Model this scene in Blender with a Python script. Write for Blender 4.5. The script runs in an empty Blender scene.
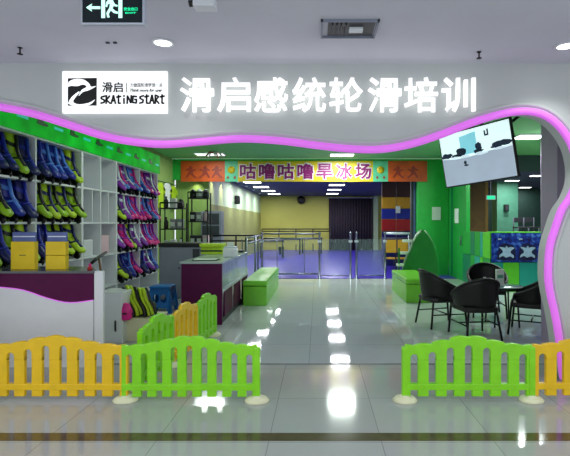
import bpy, bmesh, math, random
from mathutils import Vector, Matrix
random.seed(7)
PI = math.pi
S = bpy.context.scene
C = S.collection
F, VX, VY, EYE = 450.0, 318.0, 223.0, 1.55

# ------------------------------------------------------------ camera, world, lights, exposure
cam = bpy.data.cameras.new('camera'); co = bpy.data.objects.new('camera', cam); C.objects.link(co)
co.location = (0, 0, EYE); co.rotation_euler = (PI/2, 0, 0)
cam.sensor_width = 36; cam.lens = F/570*36
cam.shift_x = -33/570; cam.shift_y = -5/570
cam.clip_start = .05; cam.clip_end = 100
S.camera = co
S.view_settings.view_transform = 'Standard'; S.view_settings.look = 'None'
S.view_settings.exposure = 0.0; S.view_settings.gamma = 1; S.view_settings.use_curve_mapping = False
w = bpy.data.worlds.new('world'); S.world = w; w.use_nodes = True
w.node_tree.nodes['Background'].inputs[0].default_value = (.80, .86, .92, 1)
w.node_tree.nodes['Background'].inputs[1].default_value = 1.35
S.cycles.max_bounces = 6

def area(name, loc, sx, sy, power, col=(1, 1, 1), rot=(0, 0, 0)):
    l = bpy.data.lights.new(name, 'AREA'); l.shape = 'RECTANGLE'; l.size = sx; l.size_y = sy
    l.energy = power; l.color = col
    o = bpy.data.objects.new(name, l); C.objects.link(o); o.location = loc; o.rotation_euler = rot
    return o
def spot(name, loc, power, angle, col=(1, 1, 1), rot=(0, 0, 0), blend=.7, size=.05):
    l = bpy.data.lights.new(name, 'SPOT'); l.energy = power; l.spot_size = math.radians(angle); l.spot_blend = blend
    l.color = col; l.shadow_soft_size = size
    o = bpy.data.objects.new(name, l); C.objects.link(o); o.location = loc; o.rotation_euler = rot
    return o
MALL_Z, SHOP_Z, RINK_Z = 3.11, 3.45, 3.1
# unseen area lights added over the camera to brighten mall and storefront
for x in (-3, 0, 3):
    area('mall_fill', (x, 0.6, MALL_Z-.03), .9, .5, 40, (.95, .97, 1))
# shop and rink ceiling panels: (x, y, ceiling z, width, length, power, colour)
SHOP_PANELS = [(.66, 12.4, .62, .35), (-2.95, 12.3, .75, .35), (4.6, 9.8, .55, .4), (.66, 7.9, .6, .35), (-2.35, 7.4, .6, .35)]  # last two are added out of sight to light the front shop
RINK_PANELS = [(-2.45, 16.8), (-2.4, 19.0), (-2.35, 21.3), (-2.3, 23.6), (.75, 15.2), (.75, 18), (.75, 20.6), (.75, 23.4)]
for x, y, a, b in SHOP_PANELS:
    area('shop_lamp', (x, y, SHOP_Z-.05), a, b, (95 if x > -2.5 else 30) if y > 9 else 16, (.9, 1, .93))
for x, y in RINK_PANELS:
    area('rink_lamp', (x, y, RINK_Z-.05), .6, .5, 48, (.95, .95, 1))

# ------------------------------------------------------------ materials
def lin(c):
    return tuple(((v/255)/12.92 if v/255 <= .04045 else (((v/255)+.055)/1.055)**2.4) for v in c)
def mat(name, rgb, rough=.5, metal=0, emit=0, var=.06, scale=6, bump=0, alpha=None, trans=0, coat=0, bscale=40):
    m = bpy.data.materials.new(name); m.use_nodes = True; nt = m.node_tree; b = nt.nodes['Principled BSDF']
    c = lin(rgb)
    tc = nt.nodes.new('ShaderNodeTexCoord'); n = nt.nodes.new('ShaderNodeTexNoise'); n.inputs['Scale'].default_value = scale
    r = nt.nodes.new('ShaderNodeValToRGB')
    nt.links.new(tc.outputs['Object'], n.inputs['Vector']); nt.links.new(n.outputs['Fac'], r.inputs['Fac'])
    r.color_ramp.elements[0].position = .3; r.color_ramp.elements[1].position = .7
    r.color_ramp.elements[0].color = (*[v*(1-var) for v in c], 1); r.color_ramp.elements[1].color = (*[min(1, v*(1+var)) for v in c], 1)
    nt.links.new(r.outputs['Color'], b.inputs['Base Color'])
    b.inputs['Roughness'].default_value = rough; b.inputs['Metallic'].default_value = metal
    if emit:
        nt.links.new(r.outputs['Color'], b.inputs['Emission Color']); b.inputs['Emission Strength'].default_value = emit
    if alpha is not None: b.inputs['Alpha'].default_value = alpha
    if trans: b.inputs['Transmission Weight'].default_value = trans; b.inputs['IOR'].default_value = 1.1
    if coat: b.inputs['Coat Weight'].default_value = coat
    if bump:
        n2 = nt.nodes.new('ShaderNodeTexNoise'); n2.inputs['Scale'].default_value = bscale
        bp = nt.nodes.new('ShaderNodeBump'); bp.inputs['Strength'].default_value = bump; bp.inputs['Distance'].default_value = .01
        nt.links.new(tc.outputs['Object'], n2.inputs['Vector']); nt.links.new(n2.outputs['Fac'], bp.inputs['Height']); nt.links.new(bp.outputs['Normal'], b.inputs['Normal'])
    if name in ('plum_laminate', 'lit_green_fascia'): b.inputs['Specular IOR Level'].default_value = .2
    return m

def tile_mat(name, c1, c2, grout, size, rough, off=(0, 0)):
    m = bpy.data.materials.new(name); m.use_nodes = True; nt = m.node_tree; b = nt.nodes['Principled BSDF']
    tc = nt.nodes.new('ShaderNodeTexCoord'); mp = nt.nodes.new('ShaderNodeMapping'); mp.inputs['Location'].default_value = (*off, 0)
    br = nt.nodes.new('ShaderNodeTexBrick'); br.offset = 0; br.squash = 1
    br.inputs['Scale'].default_value = 1; br.inputs['Brick Width'].default_value = size; br.inputs['Row Height'].default_value = size
    br.inputs['Mortar Size'].default_value = .0035; br.inputs['Mortar Smooth'].default_value = .3
    br.inputs['Color1'].default_value = (*lin(c1), 1); br.inputs['Color2'].default_value = (*lin(c2), 1); br.inputs['Mortar'].default_value = (*lin(grout), 1)
    n = nt.nodes.new('ShaderNodeTexNoise'); n.inputs['Scale'].default_value = 1.7; n.inputs['Detail'].default_value = 6
    mx = nt.nodes.new('ShaderNodeMix'); mx.data_type = 'RGBA'; mx.blend_type = 'MULTIPLY'; mx.inputs[0].default_value = .12
    nt.links.new(tc.outputs['Object'], mp.inputs['Vector']); nt.links.new(mp.outputs[0], br.inputs['Vector']); nt.links.new(tc.outputs['Object'], n.inputs['Vector'])
    nt.links.new(br.outputs['Color'], mx.inputs[6]); nt.links.new(n.outputs['Color'], mx.inputs[7]); nt.links.new(mx.outputs[2], b.inputs['Base Color'])
    b.inputs['Roughness'].default_value = rough; b.inputs['IOR'].default_value = 1.6
    bp = nt.nodes.new('ShaderNodeBump'); bp.inputs['Strength'].default_value = .006; bp.inputs['Distance'].default_value = .02
    n3 = nt.nodes.new('ShaderNodeTexNoise'); n3.inputs['Scale'].default_value = 3
    nt.links.new(tc.outputs['Object'], n3.inputs['Vector']); nt.links.new(n3.outputs['Fac'], bp.inputs['Height']); nt.links.new(bp.outputs['Normal'], b.inputs['Normal'])
    return m

def weave_mat(name, rgb, scale=90):
    m = mat(name, rgb, .45, var=.3, scale=30)
    nt = m.node_tree; b = nt.nodes['Principled BSDF']; tc = [n for n in nt.nodes if n.type == 'TEX_COORD'][0]
    ch = nt.nodes.new('ShaderNodeTexChecker'); ch.inputs['Scale'].default_value = scale
    bp = nt.nodes.new('ShaderNodeBump'); bp.inputs['Strength'].default_value = .6; bp.inputs['Distance'].default_value = .006
    nt.links.new(tc.outputs['Object'], ch.inputs['Vector']); nt.links.new(ch.outputs['Fac'], bp.inputs['Height']); nt.links.new(bp.outputs['Normal'], b.inputs['Normal'])
    return m

def mural_mat(name):
    m = bpy.data.materials.new(name); m.use_nodes = True; nt = m.node_tree; b = nt.nodes['Principled BSDF']
    tc = nt.nodes.new('ShaderNodeTexCoord'); n = nt.nodes.new('ShaderNodeTexNoise'); n.inputs['Scale'].default_value = 9; n.inputs['Detail'].default_value = 5
    r = nt.nodes.new('ShaderNodeValToRGB'); e = r.color_ramp.elements
    e[0].position = .35; e[0].color = (*lin((8, 20, 90)), 1); e[1].position = .72; e[1].color = (*lin((90, 150, 225)), 1)
    x = r.color_ramp.elements.new(.52); x.color = (*lin((20, 60, 165)), 1)
    nt.links.new(tc.outputs['Object'], n.inputs['Vector']); nt.links.new(n.outputs['Fac'], r.inputs['Fac']); nt.links.new(r.outputs['Color'], b.inputs['Base Color'])
    b.inputs['Roughness'].default_value = .25
    return m

M = dict(
    facade=mat('facade_paint', (196, 200, 198), .55, var=.02, scale=2),
    mallceil=mat('mall_ceiling_paint', (212, 212, 222), .8, var=.03, scale=2),
    floor=tile_mat('polished_tile', (205, 208, 212), (198, 202, 206), (150, 154, 158), 1.2, .045, (.1, .25)),
    malltile=tile_mat('mall_tile', (182, 184, 184), (176, 178, 179), (140, 142, 142), .8, .1, (.35, .02)),
    band=mat('brown_stone', (88, 76, 58), .12, var=.15, scale=12),
    rink=mat('purple_rink_floor', (68, 50, 185), .28, var=.08, scale=2),
    ceil_green_cast=mat('green_cast_ceiling', (120, 205, 122), .7, var=.03),  # green light from the lit fascia is put into the ceiling colour
    ceil_dark=mat('dark_rink_ceiling', (62, 70, 100), .8, var=.1),
    green_wall=mat('green_wall_paint', (40, 180, 70), .45, var=.05),
    green_wall2=mat('green_door_paint', (28, 160, 62), .4, var=.05),
    wall_l=mat('pale_green_wall', (142, 172, 98), .6, var=.05),
    olive=mat('olive_yellow_wall', (190, 190, 88), .6, var=.05, scale=1),
    beige=mat('beige_wall', (185, 210, 170), .6, var=.04, scale=1),
    dado=mat('grey_olive_dado', (140, 146, 84), .6, var=.06),
    lilac=mat('lilac_pillar', (168, 152, 180), .6, var=.03, scale=2),
    white=mat('white_laminate', (225, 228, 232), .35, var=.02),
    cream=mat('cream_plastic', (228, 228, 190), .5, var=.05),
    purple=mat('plum_laminate', (82, 5, 64), .42, var=.08),
    top=mat('counter_stone', (80, 82, 88), .2, var=.1),
    paletop=mat('pale_counter_top', (175, 190, 190), .15, var=.03),
    green_box=mat('lime_vinyl', (118, 205, 50), .35, var=.05, coat=.3),
    fence_g=mat('lime_plastic', (136, 222, 20), .38, var=.06, scale=10, coat=.2),
    fence_y=mat('yellow_plastic', (240, 196, 10), .38, var=.06, scale=10, coat=.2),
    fence_o=mat('orange_plastic', (232, 150, 20), .4, var=.05),
    tree=mat('dark_green_vinyl', (14, 120, 38), .4, var=.1),
    black=mat('black_plastic', (16, 16, 18), .4, var=.2),
    blackm=mat('black_metal', (22, 22, 26), .35, metal=.6, var=.1),
    rattan=weave_mat('black_rattan', (14, 11, 14)),
    steel=mat('brushed_steel', (120, 126, 138), .35, metal=1, var=.05),
    glass=mat('clear_glass', (205, 225, 232), .03, alpha=.09, var=.02),
    tglass=mat('table_glass', (170, 200, 200), .05, alpha=.6, var=.02),
    caseglass=mat('case_glass', (190, 200, 220), .06, alpha=.55, var=.02),
    curtain=mat('dark_curtain', (52, 44, 56), .9, var=.25, scale=14),
    grey=mat('grey_metal', (128, 134, 150), .45, var=.05),
    dgrey=mat('dark_grey', (50, 54, 62), .5, var=.1),
    bluest=mat('blue_stool_plastic', (20, 110, 190), .35, var=.05),
    lime=mat('yellow_green_fabric', (182, 214, 30), .5, var=.12, scale=20),
    lime2=mat('lime_shell', (150, 196, 30), .4, var=.15, scale=20),
    blue=mat('blue_shell', (26, 40, 155), .35, var=.2, scale=15),
    navy=mat('navy_shell', (20, 26, 92), .4, var=.2, scale=15),
    ltblue=mat('light_blue_shell', (80, 130, 225), .35, var=.15, scale=15),
    pink=mat('pink_shell', (224, 30, 140), .35, var=.15, scale=15),
    violet=mat('violet_shell', (130, 40, 170), .35, var=.15, scale=15),
    skyteal=mat('teal_block', (30, 175, 150), .4, var=.05),
    limeblk=mat('lime_block', (100, 220, 40), .4, var=.05),
    midblk=mat('mid_green_block', (30, 170, 60), .4, var=.05),
    tealdk=mat('dark_teal_block', (10, 130, 90), .4, var=.05),
    silver=mat('silver_trim', (205, 212, 225), .3, metal=.3, var=.05),
    yellowbox=mat('yellow_card', (232, 200, 10), .5, var=.06),
    bluelabel=mat('blue_grey_card', (88, 104, 160), .5, var=.1),
    darkgreen=mat('dark_green_canvas', (30, 54, 30), .7, var=.1),
    yellow=mat('mustard_panel', (200, 150, 30), .5, var=.05),
    red=mat('red_panel', (175, 22, 30), .5, var=.05),
    bluep=mat('blue_panel', (20, 40, 150), .5, var=.05),
    brown=mat('dark_brown_panel', (60, 28, 26), .5, var=.1),
    paper=mat('white_paper', (225, 235, 225), .7, var=.03),
    wood=mat('brown_wood', (120, 84, 50), .5, var=.2, scale=20),
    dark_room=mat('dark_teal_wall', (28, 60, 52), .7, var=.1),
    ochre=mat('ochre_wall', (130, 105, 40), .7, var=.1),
    mint=mat('mint_column', (95, 170, 140), .6, var=.08),
    mural=mural_mat('ocean_print'),
    fish=mat('pale_blue_print', (170, 205, 225), .4, var=.15, scale=20),
    deep=mat('deep_blue_print', (10, 22, 70), .4, var=.2, scale=20),
    logo=mat('logo_black', (14, 12, 12), .5, var=.05),
    sign_white=mat('lit_white_board', (250, 252, 252), .5, emit=.75, var=.005),
    char=mat('lit_white_character', (255, 255, 255), .5, emit=.72, var=.001),
    led=mat('violet_light_tube', (206, 104, 216), .5, emit=.62, var=.02),
    fascia=mat('lit_green_fascia', (2, 165, 34), .65, emit=.45, var=.35, scale=2.5),
    fasciadark=mat('fascia_logo_print', (0, 80, 20), .5, var=.05),
    fasciacyan=mat('fascia_cyan_print', (30, 190, 170), .5, emit=.4, var=.05),
    lamp=mat('lamp_diffuser', (250, 255, 250), .5, emit=6, var=.001),
    lamp_dim=mat('dim_lamp_diffuser', (250, 255, 250), .5, emit=1.3, var=.001),
    ban_y=mat('banner_yellow', (208, 180, 24), .5, var=.12, scale=3),
    ban_o=mat('banner_orange', (205, 82, 22), .5, var=.2, scale=3),
    ban_t=mat('banner_teal', (90, 190, 150), .5, var=.1, scale=8),
    ban_p=mat('banner_purple', (126, 8, 100), .5, var=.04),
    ban_w=mat('banner_white', (240, 225, 235), .5, var=.02),
    ban_r=mat('banner_dark_red', (150, 50, 34), .5, var=.1),
    exit_bg=mat('exit_sign_dark', (4, 26, 34), .3, var=.1),
    exit_w=mat('exit_sign_lit_white', (200, 255, 235), .5, emit=.9, var=.01),
    exit_g=mat('exit_sign_lit_green', (20, 220, 150), .5, emit=.9, var=.01),
    scr_sky=mat('screen_sky', (222, 244, 248), .4, emit=.9, var=.03, scale=3),
    scr_ground=mat('screen_ground', (158, 172, 190), .4, emit=.75, var=.05, scale=3),
    scr_cyan=mat('screen_cyan', (130, 205, 222), .4, emit=.8, var=.06),
    scr_tree=mat('screen_trees', (30, 44, 66), .4, emit=.4, var=.3),
    scr_car=mat('screen_pale', (205, 225, 238), .4, emit=.8, var=.08),
    pinkbox=mat('pink_card', (225, 190, 200), .6, var=.05),
    helmet=mat('grey_helmet', (150, 156, 160), .4, var=.3, scale=14),
)

# ------------------------------------------------------------ geometry helpers
def tag(o, label=None, cat=None, group=None, kind=None):
    if label: o['label'] = label
    if cat: o['category'] = cat
    if group: o['group'] = group
    if kind: o['kind'] = kind
    return o
def thing(name, label, cat, loc=(0, 0, 0), rz=0, group=None):
    o = bpy.data.objects.new(name, None); C.objects.link(o); o.empty_display_size = .1
    o.location = loc; o.rotation_euler = (0, 0, rz)
    return tag(o, label, cat, group)
def linkmesh(name, me, m, parent=None):
    me.materials.clear(); me.materials.append(M[m] if isinstance(m, str) else m)
    o = bpy.data.objects.new(name, me); C.objects.link(o)
    if parent: o.parent = parent
    return o
class MB:
    def __init__(s): s.b = bmesh.new()
    def box(s, x0, x1, y0, y1, z0, z1, rot=None, piv=(0, 0, 0)):
        vs = [s.b.verts.new((x, y, z)) for x in (x0, x1) for y in (y0, y1) for z in (z0, z1)]
        for f in ((0, 1, 3, 2), (4, 6, 7, 5), (0, 4, 5, 1), (2, 3, 7, 6), (0, 2, 6, 4), (1, 5, 7, 3)): s.b.faces.new([vs[i] for i in f])
        if rot is not None:
            for v in vs: v.co = rot @ (v.co-Vector(piv)) + Vector(piv)
        return s
    def rings(s, rings, cap=True, smooth=True, closed=True):
        R = [[s.b.verts.new(p) for p in r] for r in rings]; n = len(R[0])
        for a, b in zip(R, R[1:]):
            for i in range(n if closed else n-1):
                f = s.b.faces.new((a[i], a[(i+1) % n], b[(i+1) % n], b[i])); f.smooth = smooth
        if cap and closed: s.b.faces.new(R[0][::-1]); s.b.faces.new(R[-1])
        return s
    def tube(s, pts, r, n=8, cap=True):
        pts = [Vector(p) for p in pts]; rs = r if isinstance(r, (list, tuple)) else [r]*len(pts); out = []; prev = None
        for i, p in enumerate(pts):
            d = (pts[min(i+1, len(pts)-1)]-pts[max(i-1, 0)]).normalized()
            u = d.cross(Vector((0, 0, 1))) if prev is None else prev-d*prev.dot(d)
            if u.length < .05: u = d.cross(Vector((0, 1, 0)))
            u.normalize(); prev = u; v = d.cross(u)
            out.append([p+u*math.cos(2*PI*k/n)*rs[i]+v*math.sin(2*PI*k/n)*rs[i] for k in range(n)])
        return s.rings(out, cap)
    def lathe(s, prof, c=(0, 0), n=20):
        return s.rings([[(c[0]+r*math.cos(2*PI*k/n), c[1]+r*math.sin(2*PI*k/n), z) for k in range(n)] for r, z in prof])
    def build(s, name, m, parent=None, bevel=0, seg=2):
        bmesh.ops.recalc_face_normals(s.b, faces=s.b.faces)
        me = bpy.data.meshes.new(name); s.b.to_mesh(me); s.b.free()
        o = linkmesh(name, me, m, parent)
        if bevel:
            md = o.modifiers.new('bevel', 'BEVEL'); md.width = bevel; md.segments = seg; md.limit_method = 'ANGLE'
        return o
def box(name, m, x0, x1, y0, y1, z0, z1, parent=None, bevel=0):
    return MB().box(x0, x1, y0, y1, z0, z1).build(name, m, parent, bevel)
def to_mesh(o, name):
    C.objects.link(o); bpy.context.view_layer.update()
    dg = bpy.context.evaluated_depsgraph_get()
    me = bpy.data.meshes.new_from_object(o.evaluated_get(dg)); me.name = name
    d = o.data; bpy.data.objects.remove(o); bpy.data.curves.remove(d)
    return me
UP = Matrix(((1, 0, 0, 0), (0, 0, -1, 0), (0, 1, 0, 0), (0, 0, 0, 1)))    # XY drawing -> upright, facing -Y
def flat(name, outlines, depth, m, parent=None, bevel=0, loc=None, xf=UP):
    """outlines (x,z) -> extruded board, its thickness centred on local y=0"""
    cu = bpy.data.curves.new(name, 'CURVE'); cu.dimensions = '2D'; cu.fill_mode = 'BOTH'; cu.extrude = depth/2-bevel; cu.bevel_depth = bevel; cu.bevel_resolution = 1
    cu.offset = -bevel
    for ol in outlines:
        sp = cu.splines.new('POLY'); sp.points.add(len(ol)-1); sp.use_cyclic_u = True
        for i, p in enumerate(ol): sp.points[i].co = (p[0], p[1], 0, 1)
    me = to_mesh(bpy.data.objects.new(name, cu), name); me.transform(xf)
    o = linkmesh(name, me, m, parent)
    if loc: o.location = loc
    return o
def text(name, s, size, depth, m, parent=None, bold=0, loc=(0, 0, 0), w=None, h=None, shear=0, xf=UP, space=1):
    cu = bpy.data.curves.new(name, 'FONT'); cu.body = s; cu.size = size; cu.extrude = depth/2; cu.offset = bold; cu.shear = shear
    cu.space_character = space; cu.resolution_u = 3; cu.offset = 0
    if bold: cu.bevel_depth = bold; cu.bevel_resolution = 1
    me = to_mesh(bpy.data.objects.new(name, cu), name)
    xs = [v.co.x for v in me.vertices]; ys = [v.co.y for v in me.vertices]
    cx, cy = (min(xs)+max(xs))/2, (min(ys)+max(ys))/2
    sx = w/(max(xs)-min(xs)) if w else 1; sy = h/(max(ys)-min(ys)) if h else 1
    for v in me.vertices: v.co.x = (v.co.x-cx)*sx; v.co.y = (v.co.y-cy)*sy
    zm = max(abs(v.co.z) for v in me.vertices) or 1
    for v in me.vertices: v.co.z *= depth/2/zm
    me.transform(xf)
    o = linkmesh(name, me, m, parent); o.location = loc
    return o
def copy_tree(o, parent=None):
    c = o.copy(); C.objects.link(c)
    if parent: c.parent = parent
    for ch in list(o.children): copy_tree(ch, c)
    return c
def st(o): o['kind'] = 'structure'; return o
def X(px, y): return (px-VX)*y/F
def Z(py, y): return EYE-(py-VY)*y/F

def smooth_path(p, k=6):
    out = []
    for i in range(len(p)-1):
        p0, p1, p2, p3 = p[max(i-1, 0)], p[i], p[i+1], p[min(i+2, len(p)-1)]
        for j in range(k):
            t = j/k
            out.append(tuple(.5*((2*p1[a])+(-p0[a]+p2[a])*t+(2*p0[a]-5*p1[a]+4*p2[a]-p3[a])*t*t+(-p0[a]+3*p1[a]-3*p2[a]+p3[a])*t**3) for a in range(len(p1))))
    out.append(tuple(p[-1])); return out

# ------------------------------------------------------------ the setting
FY = 4.4                       # storefront plane
st(box('floor', 'floor', -8, 10.5, 4.95, 26, -.1, 0))
st(box('floor_mall', 'malltile', -8, 9, -3.5, 4.95, -.1, 0))
st(box('trim_1', 'band', -8, 9, 3.20, 3.32, -.02, .002))
st(box('trim_2', 'dgrey', -8, 9, 4.93, 4.96, -.02, .0015))
st(box('floor_rink', 'rink', -3.3, 4.6, 12.55, 25.8, -.02, .012))
st(box('ceiling', 'mallceil', -8, 9, -3.5, FY, MALL_Z, MALL_Z+.1))
st(box('ceiling_shop', 'ceil_green_cast', -4.45, 5.3, FY+.25, 13.3, SHOP_Z, SHOP_Z+.1))
st(box('ceiling_rink', 'ceil_dark', -4.3, 10.5, 13.45, 26, RINK_Z, RINK_Z+.1))
st(box('wall_left', 'wall_l', -4.45, -4.3, FY+.25, 13.5, 0, SHOP_Z))
st(box('wall_left_return', 'wall_l', -4.3, -3.3, 13.6, 13.75, 0, RINK_Z))
o = st(box('wall_left_rink', 'beige', -3.45, -3.3, 13.75, 25.8, 1.55+.175*3.3, RINK_Z))
st(box('wall_left_dado', 'dado', -3.45, -3.28, 13.75, 25.8, 0, 1.55+.175*3.3))
st(box('wall_back', 'olive', -3.45, 8, 25.8, 25.95, 0, RINK_Z))
st(box('wall_beam', 'green_wall', -4.3, 3.87, 13.32, 13.45, 2.83, SHOP_Z))
# green pillar at the right of the rink mouth, then the side wall coming forward
st(box('wall_pillar', 'green_wall', X(418, 13.33), 3.87, 13.33, 13.9, 0, SHOP_Z))
st(box('door_1', 'green_wall2', 3.87, 3.97, 11.75, 13.3, 0, SHOP_Z))
d1 = bpy.data.objects['door_1']
MB().box(3.84, 3.875, 12.95, 13.0, .05, 3.4).build('door_edge', 'tealdk', d1)
MB().tube([(3.82, 12.05, .95), (3.82, 12.05, 1.2)], .02).build('door_handle', 'steel', d1)
st(box('ceiling_hall_front', 'ceil_green_cast', 5.3, 10.5, 9.5, 13.3, SHOP_Z, SHOP_Z+.1))
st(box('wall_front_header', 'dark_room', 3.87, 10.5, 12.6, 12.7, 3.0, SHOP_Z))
st(box('wall_right', 'lilac', 5.05, 5.2, FY+.25, 10.2, 0, SHOP_Z))
# dark hall seen over the half wall
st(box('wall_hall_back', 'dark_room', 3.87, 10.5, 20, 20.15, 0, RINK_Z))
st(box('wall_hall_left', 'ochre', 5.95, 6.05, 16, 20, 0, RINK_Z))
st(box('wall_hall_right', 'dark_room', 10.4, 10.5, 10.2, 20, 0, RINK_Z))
st(box('wall_hall_column', 'mint', X(497, 17), X(518, 17), 17, 17.5, 0, RINK_Z))
# lilac pillar just behind the right of the storefront
st(box('wall_right_pillar', 'lilac', X(541, 5.9), 3.5, 5.5, 5.9, 0, SHOP_Z))

# ------------------------------------------------------------ storefront
px = [(-60, 94), (-30, 100), (0, 107), (30, 113), (60, 122), (100, 135), (130, 141.5), (165, 144.5), (200, 142), (240, 139), (280, 141),
      (320, 146), (350, 149), (380, 149.5), (410, 144.5), (440, 135), (470, 123.5), (500, 114.5), (525, 111.5), (545, 116), (560, 128), (571, 145),
      (576, 165), (575, 183), (569, 198), (561, 210), (554, 230), (549, 248), (547.5, 275), (550, 295), (554, 312), (558, 335), (561, 360), (563, 398)]
led_path = smooth_path([(X(a, FY), Z(b, FY)) for a, b in px], 4)
led_path = [p for p in led_path if p[1] > .01]+[(led_path[-1][0], .0)]
fac = flat('wall_front', [[(-6, 0), (-6, 3.7), (6.5, 3.7), (6.5, 0)]+led_path[::-1]+[(led_path[0][0]-.1, led_path[0][1]), (led_path[0][0]-.1, 0)]], .2, 'facade', loc=(0, FY+.1, 0))
st(fac)
m = MB(); m.tube([(p[0], 0, max(p[1], .03)) for p in led_path], .037, 8); t = m.build('light_tube', 'led'); t.location = (0, FY-.008, 0)
tag(t, 'wavy violet light tube edging the shop opening', 'light strip')
# raised grey rim outside the tube
def offset(path, d):
    out = []
    for i, p in enumerate(path):
        a, b = path[max(i-1, 0)], path[min(i+1, len(path)-1)]
        dx, dz = b[0]-a[0], b[1]-a[1]; L = math.hypot(dx, dz) or 1
        out.append((p[0]-dz/L*d, p[1]+dx/L*d))
    return out
rim = MB(); rp = offset(led_path, .07); rim.tube([(p[0], 0, max(p[1], .03)) for p in rp], .022, 8)
t = rim.build('trim_3', 'facade'); t.location = (0, FY+.004, 0); st(t)

# glowing characters
chars = '滑启感统轮滑培训'; cxs = (197, 234, 271, 309, 346, 384.5, 421, 458.5)
order = ('leftmost', 'second from left', 'third from left', 'fourth from left', 'fifth from left', 'third from right', 'second from right', 'rightmost')
for ch, cx, od in zip(chars, cxs, order):
    o = text('sign_character', ch, .36, .04, 'char', bold=.0045, w=.325, h=.335, loc=(X(cx, FY-.05), FY-.05, Z(95, FY-.05)))
    tag(o, 'glowing white Chinese character on the storefront wall, %s of the eight' % od, 'sign', 'glowing characters above the opening')

# logo board
lb = thing('logo_board', 'white rectangular logo board with black lettering at left of the glowing characters', 'sign', (X(116, FY), FY-.02, Z(93, FY)))
k = FY/F
box('board', 'sign_white', -52*k, 52*k, -.012, .018, -20.8*k, 20.8*k, lb, .002)
def lp(x, y): return ((x-277)/5.09*k, -(y-121)/5.09*k)     # zoomed-crop pixels to board
def lflat(name, pts, mt, y=-.0145, d=.003): return flat(name, [[lp(*p) for p in pts]], d, mt, lb, loc=(0, y, 0))
lflat('emblem', [(42, 52), (188, 50), (187, 190), (42, 190)], 'logo')
lflat('emblem_stroke', smooth_path([(42, 95), (48, 70), (80, 56), (120, 58), (150, 78), (160, 95), (186, 92), (150, 112), (118, 122), (98, 142), (112, 112), (138, 96), (120, 84), (90, 92), (62, 90)], 3), 'sign_white', -.018)
lflat('emblem_stroke', smooth_path([(44, 180), (60, 150), (96, 120), (100, 126), (80, 150), (70, 172), (100, 184), (150, 176), (180, 160), (150, 188), (90, 192), (60, 188)], 3), 'sign_white', -.018)
def ltext(name, s, x, y, w, h, bold=0, shear=0):
    c = lp(x, y); return text(name, s, h/5.09*k*1.3, .003, 'logo', lb, bold=bold, loc=(c[0], -.0145, c[1]), w=w/5.09*k, h=h/5.09*k, shear=shear)
ltext('lettering', '滑启', 267, 97, 106, 54, .003)
lflat('divider', [(336, 74), (339, 74), (339, 124), (336, 124)], 'logo')
ltext('lettering', '力做国轮滑梦想一点', 438, 86, 164, 20, .0003)
ltext('lettering', 'Think more for user', 438, 112, 164, 16, .0012, .3)
# hand-lettered SKATiNG START as angular strokes
G = {'S': [[(1, .92), (.15, .8), (.1, .62), (.85, .42), (.75, .15), (0, .05)]], 'K': [[(.1, 1), (.05, 0)], [(.85, .95), (.1, .45), (1, 0)]],
     'A': [[(0, 0), (.5, 1), (.95, 0)], [(.15, .35), (.85, .38)]], 'T': [[(0, .78), (1, .88)], [(.45, 1.05), (.45, .05), (.9, .05)]],
     'i': [[(.5, .65), (.5, 0)], [(.5, 1), (.5, .86)]], 'N': [[(.05, 0), (.1, .95), (.85, .1), (.95, 1)]],
     'G': [[(1, .85), (.2, .9), (.05, .15), (.9, .08), (.95, .5), (.5, .5)]], 'R': [[(.1, 0), (.1, 1), (.85, .8), (.2, .45), (.95, 0)]]}
def strokes(word, x0, x1, y0, y1):
    n = len(word); cw = (x1-x0)/n
    for i, c in enumerate(word):
        mb = MB()
        for s_ in G[c]:
            for (a, b) in zip(s_, s_[1:]):
                p = lp(x0+cw*(i+.06+.86*a[0]), y1-(y1-y0)*a[1]); q = lp(x0+cw*(i+.06+.86*b[0]), y1-(y1-y0)*b[1])
                d = Vector((q[0]-p[0], q[1]-p[1])); L = d.length; d.normalize(); nx, nz = -d.y*.0085, d.x*.0085
                e = d*.003
                vs = [(p[0]-e.x+nx, p[1]-e.y+nz), (q[0]+e.x+nx, q[1]+e.y+nz), (q[0]+e.x-nx, q[1]+e.y-nz), (p[0]-e.x-nx, p[1]-e.y-nz)]
                mb.rings([[(x, -.013, z) for x, z in vs], [(x, -.016, z) for x, z in vs]], smooth=False)
        mb.build('lettering', 'logo', lb)
strokes('SKATiNG', 206, 392, 138, 180); strokes('START', 402, 532, 136, 180)

# ------------------------------------------------------------ mall ceiling fittings
ex = thing('exit_sign', 'dark hanging exit sign with running figure and left arrow', 'sign', (X(112.5, 2.9), 2.9, 2.83))
box('housing', 'silver', -.205, .205, 0, .04, 0, .225, ex, .004)
box('face', 'exit_bg', -.192, .192, -.004, .002, .012, .213, ex)
for sx in (-.15, .15): MB().tube([(sx, .02, .22), (sx, .02, MALL_Z-2.83)], .006).build('hanger', 'silver', ex)
def ep(x, y): return ((x-262)/7.125*2.9/F, (168-y)/7.125*2.9/F+.008)
def eflat(n, pts, m_, y=-.006): return flat(n, [[ep(*p) for p in pts]], .003, m_, ex, loc=(0, y, 0))
eflat('arrow', [(78, 60), (120, 32), (112, 52), (178, 52), (178, 70), (112, 70), (120, 90)], 'exit_w')
eflat('doorway', [(186, -30), (334, -30), (334, 134), (308, 134), (308, -8), (212, -8), (212, 134), (186, 134)], 'exit_w')
eflat('running_figure', [(238, 0), (268, 10), (282, 36), (302, 44), (298, 54), (272, 48), (264, 66), (286, 84), (306, 92), (300, 104), (272, 98), (252, 80), (238, 104), (244, 130), (228, 130), (222, 100), (244, 60), (248, 30), (232, 36), (226, 58), (216, 52), (222, 22)], 'exit_w')
text('lettering', '安全出口', .03, .003, 'exit_g', ex, bold=.0008, w=.088, h=.022, loc=(ep(394, 70)[0], -.006, ep(394, 70)[1]))
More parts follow.
